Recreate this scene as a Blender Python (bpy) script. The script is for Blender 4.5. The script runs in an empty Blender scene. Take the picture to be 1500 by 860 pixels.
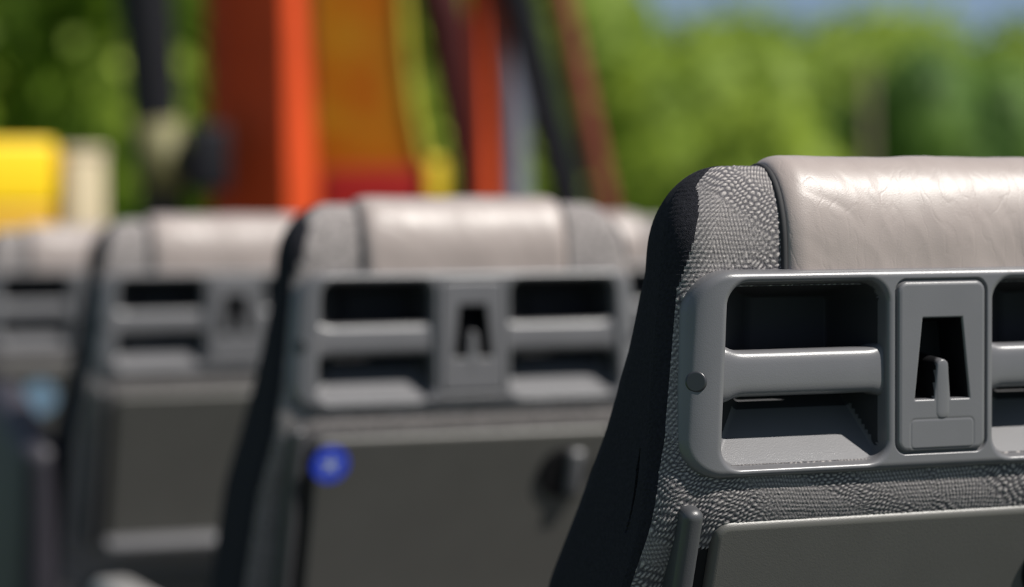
import bpy, bmesh, math, random
import numpy as np
from mathutils import Vector, Matrix, noise
random.seed(4); rng=np.random.default_rng(4)
S=bpy.context.scene
S.view_settings.view_transform='Standard'
COL=S.collection
CZ=1.15

# ---------------- materials ----------------
def mat(name,col,rough=.5,var=0,vscale=20,bump=0,bscale=200,spec=.5,col2=None,detail=3):
    m=bpy.data.materials.new(name); m.use_nodes=True
    n=m.node_tree.nodes; l=m.node_tree.links; b=n['Principled BSDF']
    b.inputs['Roughness'].default_value=rough
    b.inputs['Specular IOR Level'].default_value=spec
    tc=n.new('ShaderNodeTexCoord')
    c2=col2 or tuple(c*(1-var) for c in col)
    nz=n.new('ShaderNodeTexNoise'); nz.inputs['Scale'].default_value=vscale; nz.inputs['Detail'].default_value=detail
    l.new(tc.outputs['Object'],nz.inputs['Vector'])
    cr=n.new('ShaderNodeValToRGB'); cr.color_ramp.elements[0].position=.35; cr.color_ramp.elements[1].position=.65
    cr.color_ramp.elements[0].color=(*c2,1); cr.color_ramp.elements[1].color=(*col,1)
    l.new(nz.outputs['Fac'],cr.inputs['Fac']); l.new(cr.outputs['Color'],b.inputs['Base Color'])
    if bump:
        nb=n.new('ShaderNodeTexNoise'); nb.inputs['Scale'].default_value=bscale; nb.inputs['Detail'].default_value=2
        l.new(tc.outputs['Object'],nb.inputs['Vector'])
        bp=n.new('ShaderNodeBump'); bp.inputs['Strength'].default_value=bump; bp.inputs['Distance'].default_value=.001
        l.new(nb.outputs['Fac'],bp.inputs['Height']); l.new(bp.outputs['Normal'],b.inputs['Normal'])
    return m
M={}
M['plastic']=mat('grey_plastic',(.120,.119,.125),.34,.06,30,.08,1200)
M['plastic_shade']=mat('pocket_shade_plastic',(.030,.030,.033),.6,.1,30,spec=.2)  # panel plastic darkened, pocket shade put into the colour
M['black']=mat('black_plastic',(.005,.005,.006),.6,spec=.2)
M['tray']=mat('tray_plastic',(.092,.089,.081),.42,.06,25,.15,1300)
M['hinge']=mat('hinge_plastic',(.055,.056,.06),.4,.06,25,.12,1300)
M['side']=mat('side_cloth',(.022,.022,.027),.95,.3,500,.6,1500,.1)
M['fabfar']=mat('weave_cloth_soft',(.31,.283,.274),.95,.55,260,.6,600,.1)
M['seam']=mat('seam_piping',(.02,.02,.022),.8)
M['arm']=mat('armrest_vinyl',(.24,.23,.22),.5,.1,20)
M['armdark']=mat('armrest_dark_vinyl',(.03,.027,.036),.6,.1,20)
M['metal']=mat('leg_metal',(.25,.25,.26),.4)
M['screw']=mat('screw_cap',(.03,.031,.035),.35)

def fabric():
    m=bpy.data.materials.new('weave_cloth'); m.use_nodes=True
    n=m.node_tree.nodes; l=m.node_tree.links; b=n['Principled BSDF']
    b.inputs['Roughness'].default_value=.95; b.inputs['Specular IOR Level'].default_value=.1
    b.inputs['Sheen Weight'].default_value=.08
    a=n.new('ShaderNodeAttribute'); a.attribute_name='weave'
    cr=n.new('ShaderNodeValToRGB'); e=cr.color_ramp.elements
    e[0].position=.03; e[0].color=(.095,.09,.097,1); e[1].position=.75; e[1].color=(.40,.37,.355,1)
    tc=n.new('ShaderNodeTexCoord'); nz=n.new('ShaderNodeTexNoise'); nz.inputs['Scale'].default_value=1100
    l.new(tc.outputs['Object'],nz.inputs['Vector'])
    l.new(a.outputs['Fac'],cr.inputs['Fac'])
    mr=n.new('ShaderNodeMapRange'); mr.inputs['From Min'].default_value=.3; mr.inputs['From Max'].default_value=.7; mr.inputs['To Min'].default_value=.55; mr.inputs['To Max'].default_value=1.1
    l.new(nz.outputs['Fac'],mr.inputs['Value'])
    mx=n.new('ShaderNodeVectorMath'); mx.operation='SCALE'
    l.new(cr.outputs['Color'],mx.inputs[0]); l.new(mr.outputs[0],mx.inputs['Scale'])
    l.new(mx.outputs[0],b.inputs['Base Color'])
    bp=n.new('ShaderNodeBump'); bp.inputs['Strength'].default_value=.5; bp.inputs['Distance'].default_value=.0006
    l.new(nz.outputs['Fac'],bp.inputs['Height']); l.new(bp.outputs['Normal'],b.inputs['Normal'])
    return m
M['fabric']=fabric()

def leather():
    m=bpy.data.materials.new('grey_leather'); m.use_nodes=True
    n=m.node_tree.nodes; l=m.node_tree.links; b=n['Principled BSDF']
    b.inputs['Roughness'].default_value=.43; b.inputs['Specular IOR Level'].default_value=.45
    tc=n.new('ShaderNodeTexCoord')
    v=n.new('ShaderNodeTexVoronoi'); v.feature='DISTANCE_TO_EDGE'; v.inputs['Scale'].default_value=700
    nz=n.new('ShaderNodeTexNoise'); nz.inputs['Scale'].default_value=40; nz.inputs['Detail'].default_value=4
    l.new(tc.outputs['Object'],v.inputs['Vector']); l.new(tc.outputs['Object'],nz.inputs['Vector'])
    cr=n.new('ShaderNodeValToRGB'); e=cr.color_ramp.elements
    e[0].color=(.265,.222,.204,1); e[1].color=(.325,.277,.256,1)
    l.new(nz.outputs['Fac'],cr.inputs['Fac']); l.new(cr.outputs['Color'],b.inputs['Base Color'])
    nw=n.new('ShaderNodeTexNoise'); nw.inputs['Scale'].default_value=26; nw.inputs['Detail'].default_value=3
    l.new(tc.outputs['Object'],nw.inputs['Vector'])
    vs=n.new('ShaderNodeVectorMath'); vs.operation='MULTIPLY_ADD'; vs.inputs[1].default_value=(.03,.03,.03)
    l.new(nw.outputs['Color'],vs.inputs[0]); l.new(tc.outputs['Object'],vs.inputs[2])
    mp=n.new('ShaderNodeMapping'); mp.inputs['Rotation'].default_value=(0,.6,0); mp.inputs['Scale'].default_value=(90,50,24)
    l.new(vs.outputs[0],mp.inputs['Vector'])
    v2=n.new('ShaderNodeTexNoise'); v2.inputs['Scale'].default_value=1; v2.inputs['Detail'].default_value=1
    l.new(mp.outputs[0],v2.inputs['Vector'])
    ab=n.new('ShaderNodeMath'); ab.operation='SUBTRACT'; ab.inputs[1].default_value=.5; l.new(v2.outputs['Fac'],ab.inputs[0])
    ac=n.new('ShaderNodeMath'); ac.operation='ABSOLUTE'; l.new(ab.outputs[0],ac.inputs[0])
    mr=n.new('ShaderNodeMapRange'); mr.inputs['From Max'].default_value=.05; l.new(ac.outputs[0],mr.inputs['Value'])
    b1=n.new('ShaderNodeBump'); b1.inputs['Strength'].default_value=.12; b1.inputs['Distance'].default_value=.0006
    l.new(mr.outputs[0],b1.inputs['Height'])
    b2=n.new('ShaderNodeBump'); b2.inputs['Strength'].default_value=.18; b2.inputs['Distance'].default_value=.0005
    l.new(v.outputs['Distance'],b2.inputs['Height']); l.new(b1.outputs['Normal'],b2.inputs['Normal'])
    l.new(b2.outputs['Normal'],b.inputs['Normal'])
    return m
M['leather']=leather()

# ---------------- mesh helpers ----------------
def mk(name,V,F,mats,midx=None,smooth=True):
    me=bpy.data.meshes.new(name); me.from_pydata([tuple(v) for v in V],[],[tuple(f) for f in F])
    for m in mats: me.materials.append(m)
    if midx is not None: me.polygons.foreach_set('material_index',np.array(midx,dtype=np.int32))
    if smooth: me.polygons.foreach_set('use_smooth',[True]*len(me.polygons))
    me.update(); return me
def ob(name,me,parent=None,loc=(0,0,0),rot=(0,0,0)):
    o=bpy.data.objects.new(name,me); COL.objects.link(o); o.location=loc; o.rotation_euler=rot
    if parent: o.parent=parent
    return o
def rbox(name,size,m,bev=.005,seg=4,taper=None):
    bm=bmesh.new(); bmesh.ops.create_cube(bm,size=1)
    for v in bm.verts:
        v.co=Vector((v.co.x*size[0],v.co.y*size[1],v.co.z*size[2]))
        if taper and v.co.z>0: v.co.x*=taper; v.co.y*=taper
    if bev: bmesh.ops.bevel(bm,geom=bm.edges[:],offset=bev,segments=seg,profile=.5,affect='EDGES')
    me=bpy.data.meshes.new(name); bm.to_mesh(me); bm.free(); me.materials.append(m)
    for p in me.polygons: p.use_smooth=True
    return me
def cyl(name,r,h,m,seg=32,bev=.0):
    bm=bmesh.new(); bmesh.ops.create_cone(bm,cap_ends=True,segments=seg,radius1=r,radius2=r,depth=h)
    if bev:
        ed=[e for e in bm.edges if abs(e.verts[0].co.z-e.verts[1].co.z)<1e-6]
        bmesh.ops.bevel(bm,geom=ed,offset=bev,segments=3,profile=.5,affect='EDGES')
    me=bpy.data.meshes.new(name); bm.to_mesh(me); bm.free(); me.materials.append(m)
    for p in me.polygons: p.use_smooth=len(p.vertices)<8
    return me
def tube(name,pts,r,m,seg=10,radii=None):
    V=[];F=[];n=len(pts); pts=[Vector(p) for p in pts]
    ref=None
    for i,p in enumerate(pts):
        t=(pts[min(i+1,n-1)]-pts[max(i-1,0)]).normalized()
        if ref is None: ref=Vector((1,0,0)) if abs(t.x)<.8 else Vector((0,1,0))
        a=(ref-t*ref.dot(t)).normalized(); bb=t.cross(a); ref=a
        rr=radii[i] if radii else r
        for k in range(seg):
            an=2*math.pi*k/seg; V.append(p+(a*math.cos(an)+bb*math.sin(an))*rr)
    for i in range(n-1):
        for k in range(seg):
            F.append((i*seg+k,i*seg+(k+1)%seg,(i+1)*seg+(k+1)%seg,(i+1)*seg+k))
    F.append(tuple(range(seg))[::-1]); F.append(tuple((n-1)*seg+k for k in range(seg)))
    return mk(name,V,F,[m])

# ---------------- seat back body ----------------
zk=[-.70,-.34,-.21,-.160,-.134,-.11,-.013,.06]
bk=[.215,.098,.046,.0135,.0075,.0135,.0135,.012]
fk=[.36,.245,.19,.156,.140,.125,.08,.075]
wk=[.212,.200,.193,.187,.184,.181,.171,.166]
ZT=.050; RZ=.05; RY=.030; RW=.040
def inset(z):
    t=np.clip((z-(ZT-RZ))/RZ,0,1); return 1-np.sqrt(np.maximum(0,1-t*t))
def back(z): return np.interp(z,zk,bk)+RY*inset(z)
def front(z): return np.interp(z,zk,fk)-RY*.95*inset(z)
def width(z): return np.interp(z,zk,wk)-RW*inset(z)
def smoothz(f,z):
    return sum(f(z+d) for d in (-.010,-.005,0,.005,.010))/5 if z<-.03 else f(z)
def weave(x,z):
    warp=.007*np.sin(z*34+x*19)+.005*np.sin(x*52-z*28)+.0006*np.sin(x*310+z*170)+.0005*np.sin(z*420-x*260)
    zig=.0016*np.abs(np.mod((x+warp)/.011,2)-1)
    u=(x*.92+z*.4+warp)/.0050; v=(-x*.35+z*.93+warp*.9+zig*1.6)/.0023
    r=np.floor(v); ph=np.mod(r*.37+np.sin(r*12.9)*.11,1)
    h=np.clip(.52+.55*np.cos(2*np.pi*(u+ph)),0,1)*np.clip(.5+.6*np.cos(2*np.pi*(v-.5)),0,1)
    big=.5+.5*np.sin(x*55+60*z+np.sin(z*80+x*25)*1.3)
    f1=np.clip(.5+.4*np.cos(2*np.pi*(x*.9+z*.35+warp*.35)/.0021),0,1)*np.clip(.65+.35*np.cos(2*np.pi*(z+.2*warp)/.0026),0,1)
    k=np.clip((big-.2)*2.0,0,1)
    return h*k+f1*(1-k)
def body(name,zs,nr,nc,ns,nf,fabmat,disp):
    V=[];seg=None;rings=[];wid=[]
    for z in zs:
        b=smoothz(back,z);f=smoothz(front,z);w=float(width(z)); b=float(b);f=float(f)
        h=(f-b)/2; rc=min(float(np.interp(z,[-.20,-.08],[.011,.023])),h*.9); rf=min(.04,h*.9); wid.append(w-.20*rc)
        P=[];T=[]
        for i in range(nr): P.append((-(w-rc)+2*(w-rc)*i/nr,b));T.append(0)
        for i in range(nc):
            a=math.pi/2*i/nc; P.append((w-rc+rc*math.sin(a),b+rc-rc*math.cos(a)));T.append(1)
        for i in range(ns): P.append((w,b+rc+(f-rf-b-rc)*i/ns));T.append(2)
        for i in range(nc):
            a=math.pi/2*i/nc; P.append((w-rf+rf*math.cos(a),f-rf+rf*math.sin(a)));T.append(2)
        for i in range(nf): P.append((w-rf-2*(w-rf)*i/nf,f));T.append(3)
        for i in range(nc):
            a=math.pi/2*i/nc; P.append((-(w-rf)-rf*math.sin(a),f-rf+rf*math.cos(a)));T.append(2)
        for i in range(ns): P.append((-w,f-rf-(f-rf-b-rc)*i/ns));T.append(2)
        for i in range(nc):
            a=math.pi/2*i/nc; P.append((-w+rc-rc*math.cos(a),b+rc-rc*math.sin(a)));T.append(1)
        # fall away toward the lower outer edges so the cloth sits behind the tray arms
        dz=float(np.interp(z,[-.20,-.15,-.13,-.11],[0,.006,.007,0]))
        P=[(x,y+dz*max(0,min(1,(abs(x)-.150)/.03)) if y<b+.03 else y) for x,y in P]
        seg=T; rings.append([(x,y,z) for x,y in P])
    n=len(seg); V=np.array(rings).reshape(-1,3); F=[];MI=[]
    sg=np.array(seg)
    for j in range(len(zs)-1):
        zc=(zs[j]+zs[j+1])/2; bound=min(wid[j],float(np.interp(zc,[-.08,-.02,.03,.05],[.2,.166,.152,.147])))
        for i in range(n):
            i2=(i+1)%n
            if seg[i]==0 and -.127<zc<-.022 and abs(V[j*n+i,0])<.150: continue
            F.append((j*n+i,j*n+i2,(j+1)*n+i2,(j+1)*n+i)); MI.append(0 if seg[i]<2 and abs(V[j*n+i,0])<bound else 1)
    F.append(tuple(range(n))[::-1]); MI.append(1)
    L=len(zs)-1; F.append(tuple(L*n+i for i in range(n))); MI.append(0)
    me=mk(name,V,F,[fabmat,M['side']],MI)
    if disp:
        N=np.empty(len(V)*3,dtype=np.float32); me.vertex_normals.foreach_get('vector',N); N=N.reshape(-1,3)
        wv=weave(V[:,0]+(V[:,1]-.03)*np.where(V[:,0]<0,-1,1)*.8,V[:,2])
        tt=np.tile(sg,len(zs)); mask=(tt<2)*1.0
        d=(wv*.00055*mask+ rng.normal(0,.00011,len(V))*mask)
        V2=V+N*d[:,None]
        me.vertices.foreach_set('co',V2.astype(np.float32).ravel())
        at=me.attributes.new('weave','FLOAT','POINT'); at.data.foreach_set('value',wv.astype(np.float32))
        me.update()
    return me
def topz(n):
    return [ZT-RZ+RZ*math.sin(math.pi/2*i/n) for i in range(1,n)]+[ZT-1e-5]
zs_h=list(np.arange(-.70,-.26,.02))+list(np.arange(-.26,ZT-RZ,.00065))+topz(80)
zs_l=list(np.arange(-.70,-.26,.03))+list(np.arange(-.26,ZT-RZ,.006))+topz(12)
body_h=body('backrest_shell_near',zs_h,500,30,24,30,M['fabric'],True)
body_l=body('backrest_shell',zs_l,64,8,8,16,M['fabfar'],False)

# leather headrest cover
def profile(step):
    P=[]
    for z in np.arange(-.019,ZT-RZ,step): P.append((float(back(z)),float(z)))
    tz=topz(18)
    for z in tz: P.append((float(back(z)),z))
    for z in tz[::-1]: P.append((float(front(z)),z))
    for z in np.arange(ZT-RZ,-.13,-step): P.append((float(front(z)),float(z)))
    P=np.array(P); s=np.r_[0,np.cumsum(np.hypot(*np.diff(P,axis=0).T))]
    q=np.arange(0,s[-1],step); P=np.c_[np.interp(q,s,P[:,0]),np.interp(q,s,P[:,1])]
    for _ in range(6): P[1:-1]=(P[:-2]+2*P[1:-1]+P[2:])/4
    T=np.gradient(P,axis=0); T/=np.hypot(T[:,0],T[:,1])[:,None]
    N=np.c_[-T[:,1],T[:,0]]
    return P,N
def cover():
    ST=.0012
    P,N=profile(ST)
    if (P[5]+N[5]*.01)[0]>P[5][0]: N=-N
    XS=np.r_[np.linspace(-.1,-.086,10)[:-1],np.linspace(-.086,.086,150),np.linspace(.086,.1,10)[1:]]
    V=[];F=[]
    for j in range(len(P)):
        for x in XS:
            e=max(0,(abs(x)-.086)/.014); o=-.002+.0085*math.sqrt(max(0,1-e*e))
            s=j*ST; k=1-e
            o+=noise.noise(Vector((x*20,s*18,3)))*.0013*k
            q=x*85+s*70+noise.noise(Vector((x*16,s*20,9)))*3.0
            g=math.exp(-((abs(x)-.075)/.032)**2)
            o+=(abs(math.sin(q))**.8-.5)*.0006*g*k*max(0,min(1,.5+1.6*noise.noise(Vector((x*30,s*30,5)))))
            o+=-abs(noise.noise(Vector((x*60+s*25,s*26-x*16,7))))*.0005*k
            V.append((x,P[j][0]+N[j][0]*o,P[j][1]+N[j][1]*o))
    n=len(XS)
    for j in range(len(P)-1):
        for i in range(n-1): F.append((j*n+i,j*n+i+1,(j+1)*n+i+1,(j+1)*n+i))
    return mk('headrest_cover',V,F,[M['leather']])
cov=cover()
P_,N_=profile(.004)
if (P_[5]+N_[5]*.01)[0]>P_[5][0]: N_=-N_
seamL=tube('headrest_piping',[(-.1006,p[0]+q[0]*.0008,p[1]+q[1]*.0008) for p,q in zip(P_,N_)],.002,M['seam'])
seamR=tube('headrest_piping_b',[(.1006,p[0]+q[0]*.0008,p[1]+q[1]*.0008) for p,q in zip(P_,N_)],.002,M['seam'])

# ---------------- handle panel (relief surface with pockets) ----------------
def rr(x,z,cx,cz,hx,hz,r):
    qx=np.abs(x-cx)-(hx-r); qz=np.abs(z-cz)-(hz-r)
    return -(np.hypot(np.maximum(qx,0),np.maximum(qz,0))+np.minimum(np.maximum(qx,qz),0)-r)
def qround(d,r):
    t=1-np.clip(d/r,0,1); return r*(1-np.sqrt(np.maximum(0,1-t*t)))
def smin(a,b,k):
    h=np.clip(.5+.5*(b-a)/k,0,1); return b*(1-h)+a*h-k*h*(1-h)
def panel():
    xs=np.unique(np.r_[np.arange(-.180,-.036,.0005),np.linspace(-.036,-.019,43),np.linspace(-.019,.019,97),np.linspace(.019,.036,43),np.arange(.0363,.1805,.0005)])
    zs=np.arange(-.142,-.006,.00045)
    X0,Z=np.meshgrid(xs,zs)
    tt=np.clip((-.043-Z)/.049,0,1); hw=.0135+.0055*tt
    a=np.abs(X0); t=np.clip((-.013-Z)/.121,0,1)
    # fan the outer part of the grid so the slanted pocket ends stay on grid lines
    Xa=np.where(a<=.019,a*hw/.019,np.where(a<.030,hw+(a-.019)/(.011)*(.030-hw),np.where(a<.038,a,.038+(a-.038)*(1+.055*t))))
    X=np.sign(X0)*Xa
    Xh=np.sign(X0)*np.maximum(a,.0)
    W=.1645+.008*t
    U=X/W*.165
    d=rr(U,Z,0,-.0735,.165,.0605,.024)
    Y=(-.013-Z)*.02
    dx=np.maximum(.165-np.abs(U),0); tx=1-np.clip(dx/.028,0,1)
    Y=Y+.013*(1-np.sqrt(np.maximum(0,1-tx*tx*.98)))
    Y=Y+qround(d,.005)+np.where(d<0,np.minimum(-d*9,.03),0)
    MI=np.zeros_like(X)
    for sgn in (-1,1):
        h=rr(Xh,Z,sgn*.090,-.0743,.0525,.0543,.013)
        Y=Y+np.where(h<0,qround(-h,.004),.004)
        hb=Z+.1286; hl=Xh-(sgn*.090-.0525)
        other=smin(np.minimum(h*6,.008+hl*1.15),.055+0*h,.006)
        bot=.002+hb*1.0
        pl=np.where(h>0,np.maximum(smin(other,bot,.004),0),0)
        Y=Y+pl
        MI=np.where(((pl>.0075)&(other<bot-.002))|(pl>.034),1,MI)  # painted shade on deep pocket walls, bottom ledge keeps the panel grey
    p=rr(X,Z,0,-.072,.0312,.052,.007)
    g=np.clip(1-np.abs(p)/.0013,0,1)
    Y=Y+.0026*g-np.where(p>0,.0012*np.clip(p/.003,0,1),0)
    trap=np.minimum(np.minimum(hw-np.abs(X),-.043-Z),Z+.092)
    pd=np.hypot(X,np.maximum(Z+.072,0)) - (.0042+np.clip(-.072-Z,0,.03)*.08)
    s=np.minimum(trap,pd)
    Y=Y+np.where(s>0,.0012+np.minimum(s*9,.024),qround(-s,.0012))
    MI=np.where(s>.0002,2,MI)
    pr=np.hypot(X,np.where(Z>-.072,Z+.072,np.where(Z<-.100,Z+.100,0)))
    Y=Y-.0007*np.sqrt(np.clip(1-(pr/.0042)**2,0,1))*(s<=0)
    e=rr(X,Z,0,-.113,.022,.009,.003); Y=Y+.0003*np.clip(1-np.abs(e)/.0009,0,1)
    V=np.c_[X.ravel(),Y.ravel(),Z.ravel()]
    nz,nx=X.shape; idx=np.arange(nz*nx).reshape(nz,nx)
    F=np.stack([idx[:-1,:-1],idx[:-1,1:],idx[1:,1:],idx[1:,:-1]],-1).reshape(-1,4)
    mi=MI[:-1,:-1].ravel()
    dd=d[:-1,:-1].ravel(); k=dd>-.0040
    return mk('handle_panel',V,F[k],[M['plastic'],M['plastic_shade'],M['black']],mi[k].astype(int))
pan=panel()
def bar(sgn):
    V=[];F=[];n=36;K=40
    x0,x1=(-.153,-.032)
    for i in range(K+1):
        t=i/K; x=x0+(x1-x0)*t
        dl=(x+.144)/.006; dr=(-.038-x)/.004
        fl=1+.24*math.exp(-max(dl,0)**2)+.16*math.exp(-max(dr,0)**2)
        for k in range(n):
            a=2*math.pi*k/n; c,s=math.cos(a),math.sin(a)
            e=.50
            yy=.0110*math.copysign(abs(c)**e,c); zz=.0138*math.copysign(abs(s)**e,s)
            V.append((-x if sgn>0 else x,.0165+yy,-.0735+zz*fl))
    for i in range(K):
        for k in range(n):
            f=(i*n+k,i*n+(k+1)%n,(i+1)*n+(k+1)%n,(i+1)*n+k)
            F.append(f if sgn<0 else f[::-1])
    return mk('grab_bar',V,F,[M['plastic']])
barL,barR=bar(-1),bar(1)

# ---------------- other parts ----------------
ta=math.atan2(.066,.182); tl=math.hypot(.066,.182)
def tray_mesh():
    bm=bmesh.new(); bmesh.ops.create_cube(bm,size=1)
    for v in bm.verts: v.co=Vector((v.co.x*.294,v.co.y*.022,v.co.z*tl))
    ve=[e for e in bm.edges if abs(e.verts[0].co.y-e.verts[1].co.y)>.01]
    bmesh.ops.bevel(bm,geom=ve,offset=.010,segments=6,profile=.5,affect='EDGES')
    e2=[e for e in bm.edges if e.verts[0].co.y<-.01 and e.verts[1].co.y<-.01]
    bmesh.ops.bevel(bm,geom=e2,offset=.005,segments=4,profile=.5,affect='EDGES')
    me=bpy.data.meshes.new('tray_table'); bm.to_mesh(me); bm.free(); me.materials.append(M['tray'])
    for p in me.polygons: p.use_smooth=len(p.vertices)<6
    return me
tray=tray_mesh()
traybk=rbox('tray_recess',(.312,.02,tl+.008),M['black'],.004)
lip=rbox('tray_lip',(.30,.035,.016),M['plastic'],.006)
hinge=rbox('tray_hinge_arm',(.013,.05,tl+.018),M['hinge'],.0058,5)
scr=cyl('screw',.0064,.004,M['screw'],32,.0012)
scr2=cyl('hinge_screw',.0045,.003,M['screw'],24,.001)
latch_cup=cyl('latch_cup',.026,.005,M['black'],40,.002)
latch_tab=rbox('latch_tab',(.016,.010,.046),M['plastic'],.005)
cush=rbox('seat_cushion',(.42,.46,.13),M['fabfar'],.045,6)
shell=rbox('lower_back_panel',(.33,.02,.28),M['tray'],.01)
arm=rbox('armrest',(.05,.33,.035),M['arm'],.014,5)
armf=rbox('armrest_folded',(.05,.30,.36),M['armdark'],.024,5)
armp=cyl('armrest_pivot',.022,.03,M['black'],24,.003)
ped=rbox('pedestal',(.05,.32,.40),M['metal'],.012)
foot=rbox('pedestal_foot',(.07,.40,.02),M['metal'],.006)
bluem=mat('blue_sticker',(.03,.07,.60),.5); whitem=mat('sticker_white',(.6,.68,.85),.5); palem=mat('pale_blue_sticker',(.24,.38,.52),.5)
def sticker(parent,x,z,r,m,fig):
    y=.012+(-.158-z)*.066/.182-.0116
    e=bpy.data.objects.new('sticker',None); COL.objects.link(e); e.parent=parent
    e.location=(x,y,z); e.rotation_euler=(ta+math.pi/2,0,0)
    ob('sticker_disc',cyl('sticker_disc',r,.001,m,48),e,(0,0,0))
    if fig:
        V=[(0,0,0)]
        for k in range(10):
            a=math.pi/2+k*math.pi/5; q=r*(.70 if k%2==0 else .14); V.append((q*math.cos(a),q*math.sin(a),0))
        F=[(0,k+1,(k+1)%10+1) for k in range(10)]
        ob('sticker_figure',mk('sticker_figure',V,F,[whitem],None,False),e,(0,0,.0009))

def seat(X,Y,dz=0,hero=False,folded=False):
    e=bpy.data.objects.new('bus_seat',None); COL.objects.link(e); e.location=(X,Y,CZ+dz)
    ob('backrest',body_h if hero else body_l,e)
    ob('headrest_cover',cov,e); ob('headrest_piping_1',seamL,e); ob('headrest_piping_2',seamR,e)
    ob('handle_panel',pan,e); ob('grab_bar_1',barL,e); ob('grab_bar_2',barR,e)
    def on(z,off): return .045+(-.249-z)*.066/.182+off
    ob('tray_table',tray,e,(0,.045+.011,-.249),(ta,0,0))
    ob('tray_recess',traybk,e,(0,.045+.016,-.249),(ta,0,0))
    ob('tray_lip',lip,e,(0,.078,-.347),(ta,0,0))
    for i,sg in enumerate((-1,1)):
        ob('tray_hinge_arm_%d'%(i+1),hinge,e,(sg*.1640,.045+.018,-.244),(ta,0,0))
        ob('hinge_screw_%d'%(i+1),scr2,e,(sg*.1707,.050,-.205),(0,math.pi/2,0))
        o=ob('panel_screw_%d'%(i+1),scr,e,(sg*.1620,.0075,-.077))
        o.rotation_euler=Vector((sg*.60,-.80,.0)).to_track_quat('Z','Y').to_euler()
    y=on(-.203,0)
    ob('latch_cup',latch_cup,e,(.100,y-.0012,-.203),(ta+math.pi/2,0,0))
    ob('latch_tab',latch_tab,e,(.109,y-.0045,-.203),(ta,0,0))
    ob('lower_back_panel',shell,e,(0,.158,-.52),(.31,0,0))
    ob('seat_cushion',cush,e,(0,.50,-.735))
    if folded: ob('armrest',armf,e,(-.225,.24,-.36),(.25,0,0))
    else: ob('armrest',arm,e,(-.222,.36,-.358))
    ob('armrest_pivot',armp,e,(-.207,.225,-.362),(0,math.pi/2,0))
    ob('pedestal',ped,e,(0,.42,-.95)); ob('pedestal_foot',foot,e,(0,.42,-1.139-dz))
    return e
seats=[]
SX,SY=.786,1.2586
for r in range(4):
    for c in range(2):
        seats.append(seat(SX+.46*c+(.003 if r==1 else 0),SY+.8*r,[0,-.0045,-.006,-.006][r],r==0 and c==0,r>=2))
sticker(seats[2],-.135,-.184,.0178,bluem,True)
sticker(seats[6],-.085,-.208,.028,palem,False)

# ---------------- bus deck and frame ----------------
floorm=mat('deck_rubber',(.06,.062,.065),.7,.3,60,.4,400)
ob('bus_floor',rbox('bus_floor',(4.4,8.4,.12),floorm,.01),None,(.9,2.8,-.06))
wallm=mat('side_panel_paint',(.12,.125,.13),.5,.1)
ob('wall_right',rbox('wall_right',(.05,3.9,.62),wallm,.015),None,(1.56,2.2,.31))
orange=mat('orange_paint',(.60,.066,.012),.55,.12,6,spec=.25)
dark=mat('black_paint',(.006,.006,.009),.6,spec=.2)
maroon=mat('maroon_paint',(.05,.006,.006),.6,.2,5,spec=.2)
olive=mat('olive_sleeve',(.17,.155,.06),.6,.25,12)
greym=mat('blue_grey_paint',(.16,.17,.22),.5,.2,8,spec=.3)
brown=mat('rust_paint',(.20,.045,.03),.6,.3,8,spec=.2)
yel=mat('yellow_paint',(.95,.62,.006),.45,.05,5)
rimm=mat('olive_yellow_rim',(.50,.40,.03),.5,.2,10)
yel2=mat('amber_band_paint',(.66,.36,.01),.5,.2,9)
beige=mat('beige_paint',(.58,.47,.30),.6,.15,8)
A=math.radians(36.87)
def grp(name,loc=(0,0,0)):
    e=bpy.data.objects.new(name,None); COL.objects.link(e); e.location=loc; return e
g=grp('orange_bus_pillar',(1.5595,5.419,0))
ob('pillar_box',rbox('pillar_box',(.116,.233,2.8),orange,.008),g,(0,0,1.4),(0,-.010,A))
ob('pillar_base',rbox('pillar_base',(.16,.28,.05),dark,.01),g,(0,0,.025),(0,0,A))
ob('pillar_cap',rbox('pillar_cap',(.15,.27,.05),dark,.01),g,(0,0,2.8),(0,0,A))
g=grp('bus_door_frame')
ob('orange_post',rbox('post_box',(.105,.05,2.8),orange,.008),g,(2.02,5.16,1.4),(0,0,A))
ob('post_base',rbox('post_base',(.15,.10,.04),dark,.008),g,(2.02,5.16,.02),(0,0,A))
ob('dark_strut',tube('strut_beam',[(1.84,5.2,2.1),(1.925,5.17,1.66),(1.965,5.16,1.35),(1.975,5.16,0)],.03,maroon,14,[.058,.050,.030,.022]),g)
ob('slanted_black_rail',tube('rail_tube',[(2.02,5.11,2.1),(2.0515,5.103,1.816),(2.12,5.08,1.5),(2.185,5.051,1.22),(2.32,5.0,.0)],.040,dark,16),g)
ob('slanted_rust_rail',tube('rust_tube',[(2.11,5.09,2.1),(2.145,5.065,1.816),(2.215,5.04,1.45),(2.257,5.02,1.22),(2.36,4.98,0)],.025,brown,16),g)
ob('grey_post',rbox('gpost',(.06,.05,2.6),greym,.01),g,(2.12,5.26,1.3),(0,0,.4))
ob('door_sill',rbox('door_sill',(.5,.2,.03),dark,.008),g,(2.18,5.08,.015),(0,0,-.38))
g=grp('black_grab_pole')
ob('pole_tube',tube('pole_tube',[(1.255,5.42,2.4),(1.285,5.41,1.75),(1.315,5.40,1.30),(1.33,5.395,0)],.055,dark,20,[.066,.062,.052,.05]),g)
ob('pole_sleeve',tube('pole_sleeve',[(1.306,5.402,1.455),(1.322,5.397,1.29)],.056,olive,24),g)
ob('pole_switch_box',rbox('pole_switch_box',(.09,.07,.15),dark,.012),g,(1.405,5.33,1.37))
ob('switch_bracket',rbox('switch_bracket',(.12,.03,.03),dark,.005),g,(1.36,5.36,1.36))
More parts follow.
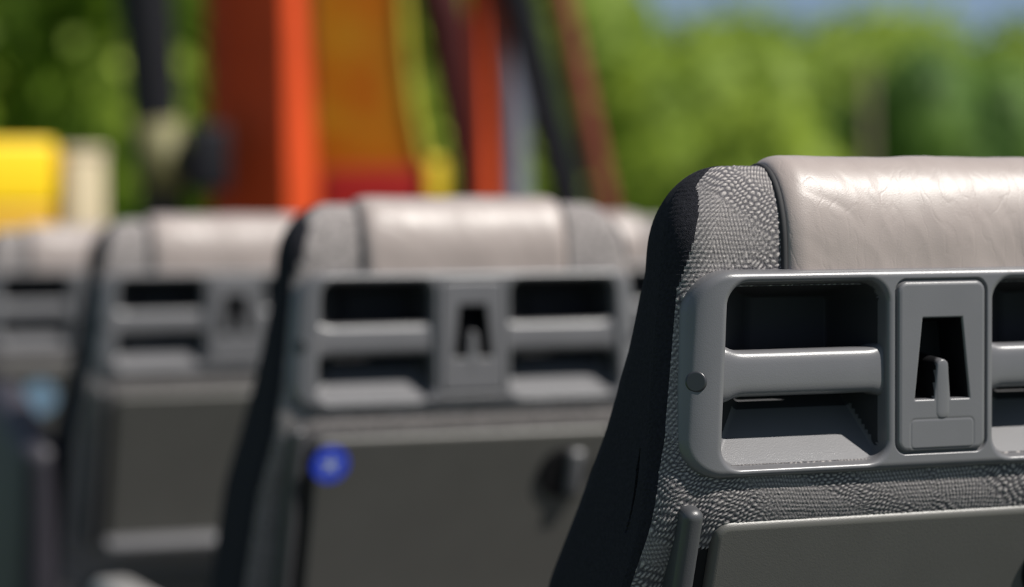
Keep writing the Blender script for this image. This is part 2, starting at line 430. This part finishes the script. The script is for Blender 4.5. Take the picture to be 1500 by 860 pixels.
def amber():
    m=bpy.data.materials.new('amber_acrylic'); m.use_nodes=True
    n=m.node_tree.nodes;l=m.node_tree.links; b=n['Principled BSDF']; o=n['Material Output']
    b.inputs['Roughness'].default_value=.3; b.inputs['Specular IOR Level'].default_value=.2
    tc=n.new('ShaderNodeTexCoord'); nz=n.new('ShaderNodeTexNoise'); nz.inputs['Scale'].default_value=8; nz.inputs['Detail'].default_value=3
    l.new(tc.outputs['Object'],nz.inputs['Vector'])
    cr=n.new('ShaderNodeValToRGB'); e=cr.color_ramp.elements; e[0].position=.35;e[1].position=.65
    e[0].color=(.55,.14,.01,1); e[1].color=(.58,.27,.02,1)
    l.new(nz.outputs['Fac'],cr.inputs['Fac']); l.new(cr.outputs[0],b.inputs['Base Color'])
    t=n.new('ShaderNodeBsdfTransparent'); t.inputs['Color'].default_value=(.95,.62,.12,1)
    mx=n.new('ShaderNodeMixShader'); mx.inputs[0].default_value=.45
    l.new(b.outputs[0],mx.inputs[1]); l.new(t.outputs[0],mx.inputs[2]); l.new(mx.outputs[0],o.inputs['Surface'])
    return m
am=amber()
g=grp('amber_wind_deflector')
def P(c,z,off=0): return (2.238+.9278*c+off*.373,5.567-.373*c+off*.928,CZ+z)
curve=[(-.27,1.1),(-.268,.62),(-.262,.50),(-.25,.38),(-.232,.28),(-.215,.20),(-.20,.14),(-.19,-.1)]
V=[];F=[]
for (c,z) in curve: V+= [P(-.49,z),P(c,z),P(-.49,z,.008),P(c,z,.008)]
for i in range(len(curve)-1):
    a=i*4;b=a+4; F+=[(a,a+1,b+1,b),(a+2,b+2,b+3,a+3),(a+1,a+3,b+3,b+1),(a,b,b+2,a+2)]
ob('deflector_sheet',mk('deflector_sheet',V,F,[am],None,False),g)
ob('deflector_rim',tube('deflector_rim',[P(c+.006,z) for c,z in curve],.011,rimm,12),g)
ob('deflector_stile',tube('deflector_stile',[P(-.19,-.1),P(-.18,-1.13)],.014,rimm,12),g)
rp=rbox('deflector_base',(.27,.03,1.36),mat('red_panel',(.36,.018,.015),.5,.2,8,spec=.2),.01)
ob('deflector_base',rp,g,(2.238+.9278*-.345,5.567+.373*.345-.03,.68),(0,0,-.382))
ob('deflector_clamp',rbox('deflector_clamp',(.045,.04,.12),mat('mustard_clamp',(.70,.45,.01),.6),.008),g,P(-.190,.17,-.03))
g=grp('yellow_equipment_cabinet',(.80,5.07,0))
ob('cabinet_body',rbox('cab_body',(.36,.25,1.14),yel,.015),g,(0,0,.59))
ob('cabinet_lid',rbox('cab_lid',(.37,.26,.135),yel,.012),g,(0,0,1.322))
ob('cabinet_band',rbox('cab_band',(.364,.256,.10),yel2,.01),g,(0,0,1.205))
ob('cabinet_foot',rbox('cab_foot',(.32,.2,.05),dark,.005),g,(0,0,.02))
g=grp('beige_equipment_box',(1.045,5.03,0))
ob('box_body',rbox('bx_body',(.085,.18,1.36),beige,.015),g,(0,0,.68))
ob('box_lid',rbox('bx_lid',(.088,.183,.02),beige,.006),g,(0,0,1.365))

# ---------------- outside ----------------
grass=mat('grass',(.12,.22,.04),.9,.5,1.5)
GZ=-2.2
gm=bpy.data.meshes.new('ground'); gm.from_pydata([(-60,-20,GZ),(80,-20,GZ),(80,90,GZ),(-60,90,GZ)],[],[(0,1,2,3)]); gm.materials.append(grass)
ob('ground',gm)
def chassis():
    g=grp('bus_chassis',(.9,2.8,0))
    ob('chassis_body',rbox('chassis_body',(4.3,8.2,1.6),wallm,.08),g,(0,0,-.92))
    for sx in (-1.95,1.95):
        for sy in (-2.6,2.6): ob('wheel_%d%d'%(sx>0,sy>0),cyl('wheel',.48,.3,dark,40,.04),g,(sx,sy,GZ+.48),(0,math.pi/2,0))
chassis()
def leafmat(name,c1,c2):
    m=bpy.data.materials.new(name); m.use_nodes=True
    n=m.node_tree.nodes;l=m.node_tree.links;b=n['Principled BSDF'];o=n['Material Output']
    b.inputs['Roughness'].default_value=.6; b.inputs['Specular IOR Level'].default_value=.25
    tc=n.new('ShaderNodeTexCoord'); nz=n.new('ShaderNodeTexNoise'); nz.inputs['Scale'].default_value=2.0; nz.inputs['Detail'].default_value=4
    l.new(tc.outputs['Object'],nz.inputs['Vector'])
    cr=n.new('ShaderNodeValToRGB'); e=cr.color_ramp.elements; e[0].position=.38;e[1].position=.62; e[0].color=(*c1,1); e[1].color=(*c2,1)
    l.new(nz.outputs['Fac'],cr.inputs['Fac']); l.new(cr.outputs[0],b.inputs['Base Color'])
    t=n.new('ShaderNodeBsdfTranslucent'); l.new(cr.outputs[0],t.inputs['Color'])
    mx=n.new('ShaderNodeMixShader'); mx.inputs[0].default_value=.35
    l.new(b.outputs[0],mx.inputs[1]); l.new(t.outputs[0],mx.inputs[2]); l.new(mx.outputs[0],o.inputs['Surface'])
    return m
LM=[leafmat('leaves_bright',(.17,.26,.02),(.37,.46,.05)),leafmat('leaves_mid',(.11,.18,.02),(.28,.38,.05)),leafmat('leaves_dark',(.05,.11,.02),(.17,.28,.05))]
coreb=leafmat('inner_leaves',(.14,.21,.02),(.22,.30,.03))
bark=mat('bark',(.09,.06,.04),.9,.4,20)
def canopy(lm,core,seed,N=14000):
    r=np.random.default_rng(seed)
    K=34; C=r.normal(0,1,(K,3)); C/=np.linalg.norm(C,axis=1)[:,None]; C*=r.uniform(.25,.75,(K,1)); R=r.uniform(.28,.46,K)
    k=r.integers(0,K,N); D=r.normal(0,1,(N,3)); D/=np.linalg.norm(D,axis=1)[:,None]
    Pp=C[k]+D*(R[k]*r.uniform(.75,1.05,N))[:,None]
    V=np.empty((N*4,3)); 
    nrm=D+r.normal(0,.5,(N,3)); nrm/=np.linalg.norm(nrm,axis=1)[:,None]
    a=np.cross(nrm,r.normal(0,1,(N,3))); a/=np.linalg.norm(a,axis=1)[:,None]; b=np.cross(nrm,a)
    s=r.uniform(.022,.045,N)[:,None]
    V[0::4]=Pp-a*s; V[1::4]=Pp-b*s*.55; V[2::4]=Pp+a*s; V[3::4]=Pp+b*s*.55
    F=np.arange(N*4).reshape(-1,4)
    bm=bmesh.new()
    for i in range(K):
        bmesh.ops.create_icosphere(bm,subdivisions=2,radius=float(R[i]*.82),matrix=Matrix.Translation(Vector(C[i])))
    me0=bpy.data.meshes.new('t'); bm.to_mesh(me0); bm.free()
    V2=np.empty(len(me0.vertices)*3); me0.vertices.foreach_get('co',V2); V2=V2.reshape(-1,3)
    VV=np.r_[V,V2]; VV[:,2]-=VV[:,2].max()      # top of crown at local z=0
    F2=[tuple(v+N*4 for v in p.vertices) for p in me0.polygons]
    F=[tuple(f) for f in F]+F2
    mi=[0]*N+[1]*len(F2)
    return mk('tree_canopy',VV,F,[lm,core],mi,False)
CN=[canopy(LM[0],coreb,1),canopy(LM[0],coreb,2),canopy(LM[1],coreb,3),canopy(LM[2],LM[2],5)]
trunk=tube('trunk',[(0,0,0),(.05,0,1),(0,.04,2.2)],.2,bark,14,[.25,.18,.14])
def tree(c,D,ztop,r,k,sz=1.35):
    X=.373*D+.9278*c; Y=.9278*D-.373*c
    e=grp('tree',(X,Y,GZ))
    zc=CZ+ztop-GZ
    o=ob('canopy',CN[k],e,(0,0,zc),(0,0,random.uniform(0,6))); o.scale=(r,r,r*sz)
    t=ob('trunk',trunk,e); t.scale=(1,1,max((zc-r*sz)/2.2,.2))
for c,D,zt,r,k in [(-4.6,17,4.0,2.0,0),(-3.1,18,4.2,2.1,1),(-1.6,17.5,4.0,2.0,0),(-.3,19,3.0,1.9,1),
                   (.9,18,1.85,1.6,0),(2.2,19,1.9,1.7,2),(3.3,17.5,1.6,1.5,3),(4.5,18.5,1.85,1.7,2),(1.5,15.5,1.05,.9,1),
                   (-5.8,19,4.2,2.2,1),(5.9,18,1.9,1.8,0),(7.4,19,2.3,2.0,2),(-7.5,19,4.2,2.3,0),(9,20,2.4,2.0,1),(-9.5,20,4,2.3,2)]:
    tree(c,D,zt,r,k)
for i,c in enumerate(np.arange(-13,15,1.4)):
    tree(float(c),25+1.5*math.sin(i*2.1),(4.6 if c<0 else 2.54+.10*math.sin(i*1.7)),2.1,[1,2,0,2][i%4])
g=grp('wooden_post',(6.126,10.47,GZ))
ob('post_shaft',tube('post_shaft',[(0,0,0),(0,0,2),(0,0,4.25)],.04,mat('weathered_wood',(.10,.08,.04),.8,.3,10),14,[.045,.035,.020]),g)

# ---------------- light ----------------
w=bpy.data.worlds.new('sky'); S.world=w; w.use_nodes=True
n=w.node_tree.nodes;l=w.node_tree.links; bg=n['Background']
tc=n.new('ShaderNodeTexCoord'); sp=n.new('ShaderNodeSeparateXYZ'); cr=n.new('ShaderNodeValToRGB')
l.new(tc.outputs['Generated'],sp.inputs[0]); l.new(sp.outputs['Z'],cr.inputs['Fac'])
e=cr.color_ramp.elements; e[0].position=0; e[0].color=(.44,.62,.90,1); e[1].position=.7; e[1].color=(.27,.34,.48,1)
l.new(cr.outputs[0],bg.inputs['Color']); bg.inputs['Strength'].default_value=.56
sd=bpy.data.lights.new('sun','SUN'); sd.energy=6.8; sd.angle=.009; sd.color=(1,.96,.90)
so=ob('sun',sd,None,(3,-3,8)); so.rotation_euler=Vector((.45,-.46,.76)).to_track_quat('Z','Y').to_euler()

# ---------------- camera ----------------
th=math.radians(21.9); pi_=math.radians(.987); ro=math.radians(.7)
Fw=Vector((math.sin(th)*math.cos(pi_),math.cos(th)*math.cos(pi_),-math.sin(pi_)))
R=Vector((math.cos(th),-math.sin(th),0)); U=R.cross(Fw)
R2=R*math.cos(ro)-U*math.sin(ro); U2=U*math.cos(ro)+R*math.sin(ro)
cd=bpy.data.cameras.new('camera'); cam=bpy.data.objects.new('camera',cd); COL.objects.link(cam)
cam.matrix_world=Matrix(((R2.x,U2.x,-Fw.x,0),(R2.y,U2.y,-Fw.y,0),(R2.z,U2.z,-Fw.z,CZ),(0,0,0,1)))
cd.lens=85; cd.sensor_width=36; cd.clip_start=.05; cd.clip_end=300
cd.dof.use_dof=True; cd.dof.focus_distance=1.41; cd.dof.aperture_fstop=3.0; cd.dof.aperture_blades=9
S.camera=cam
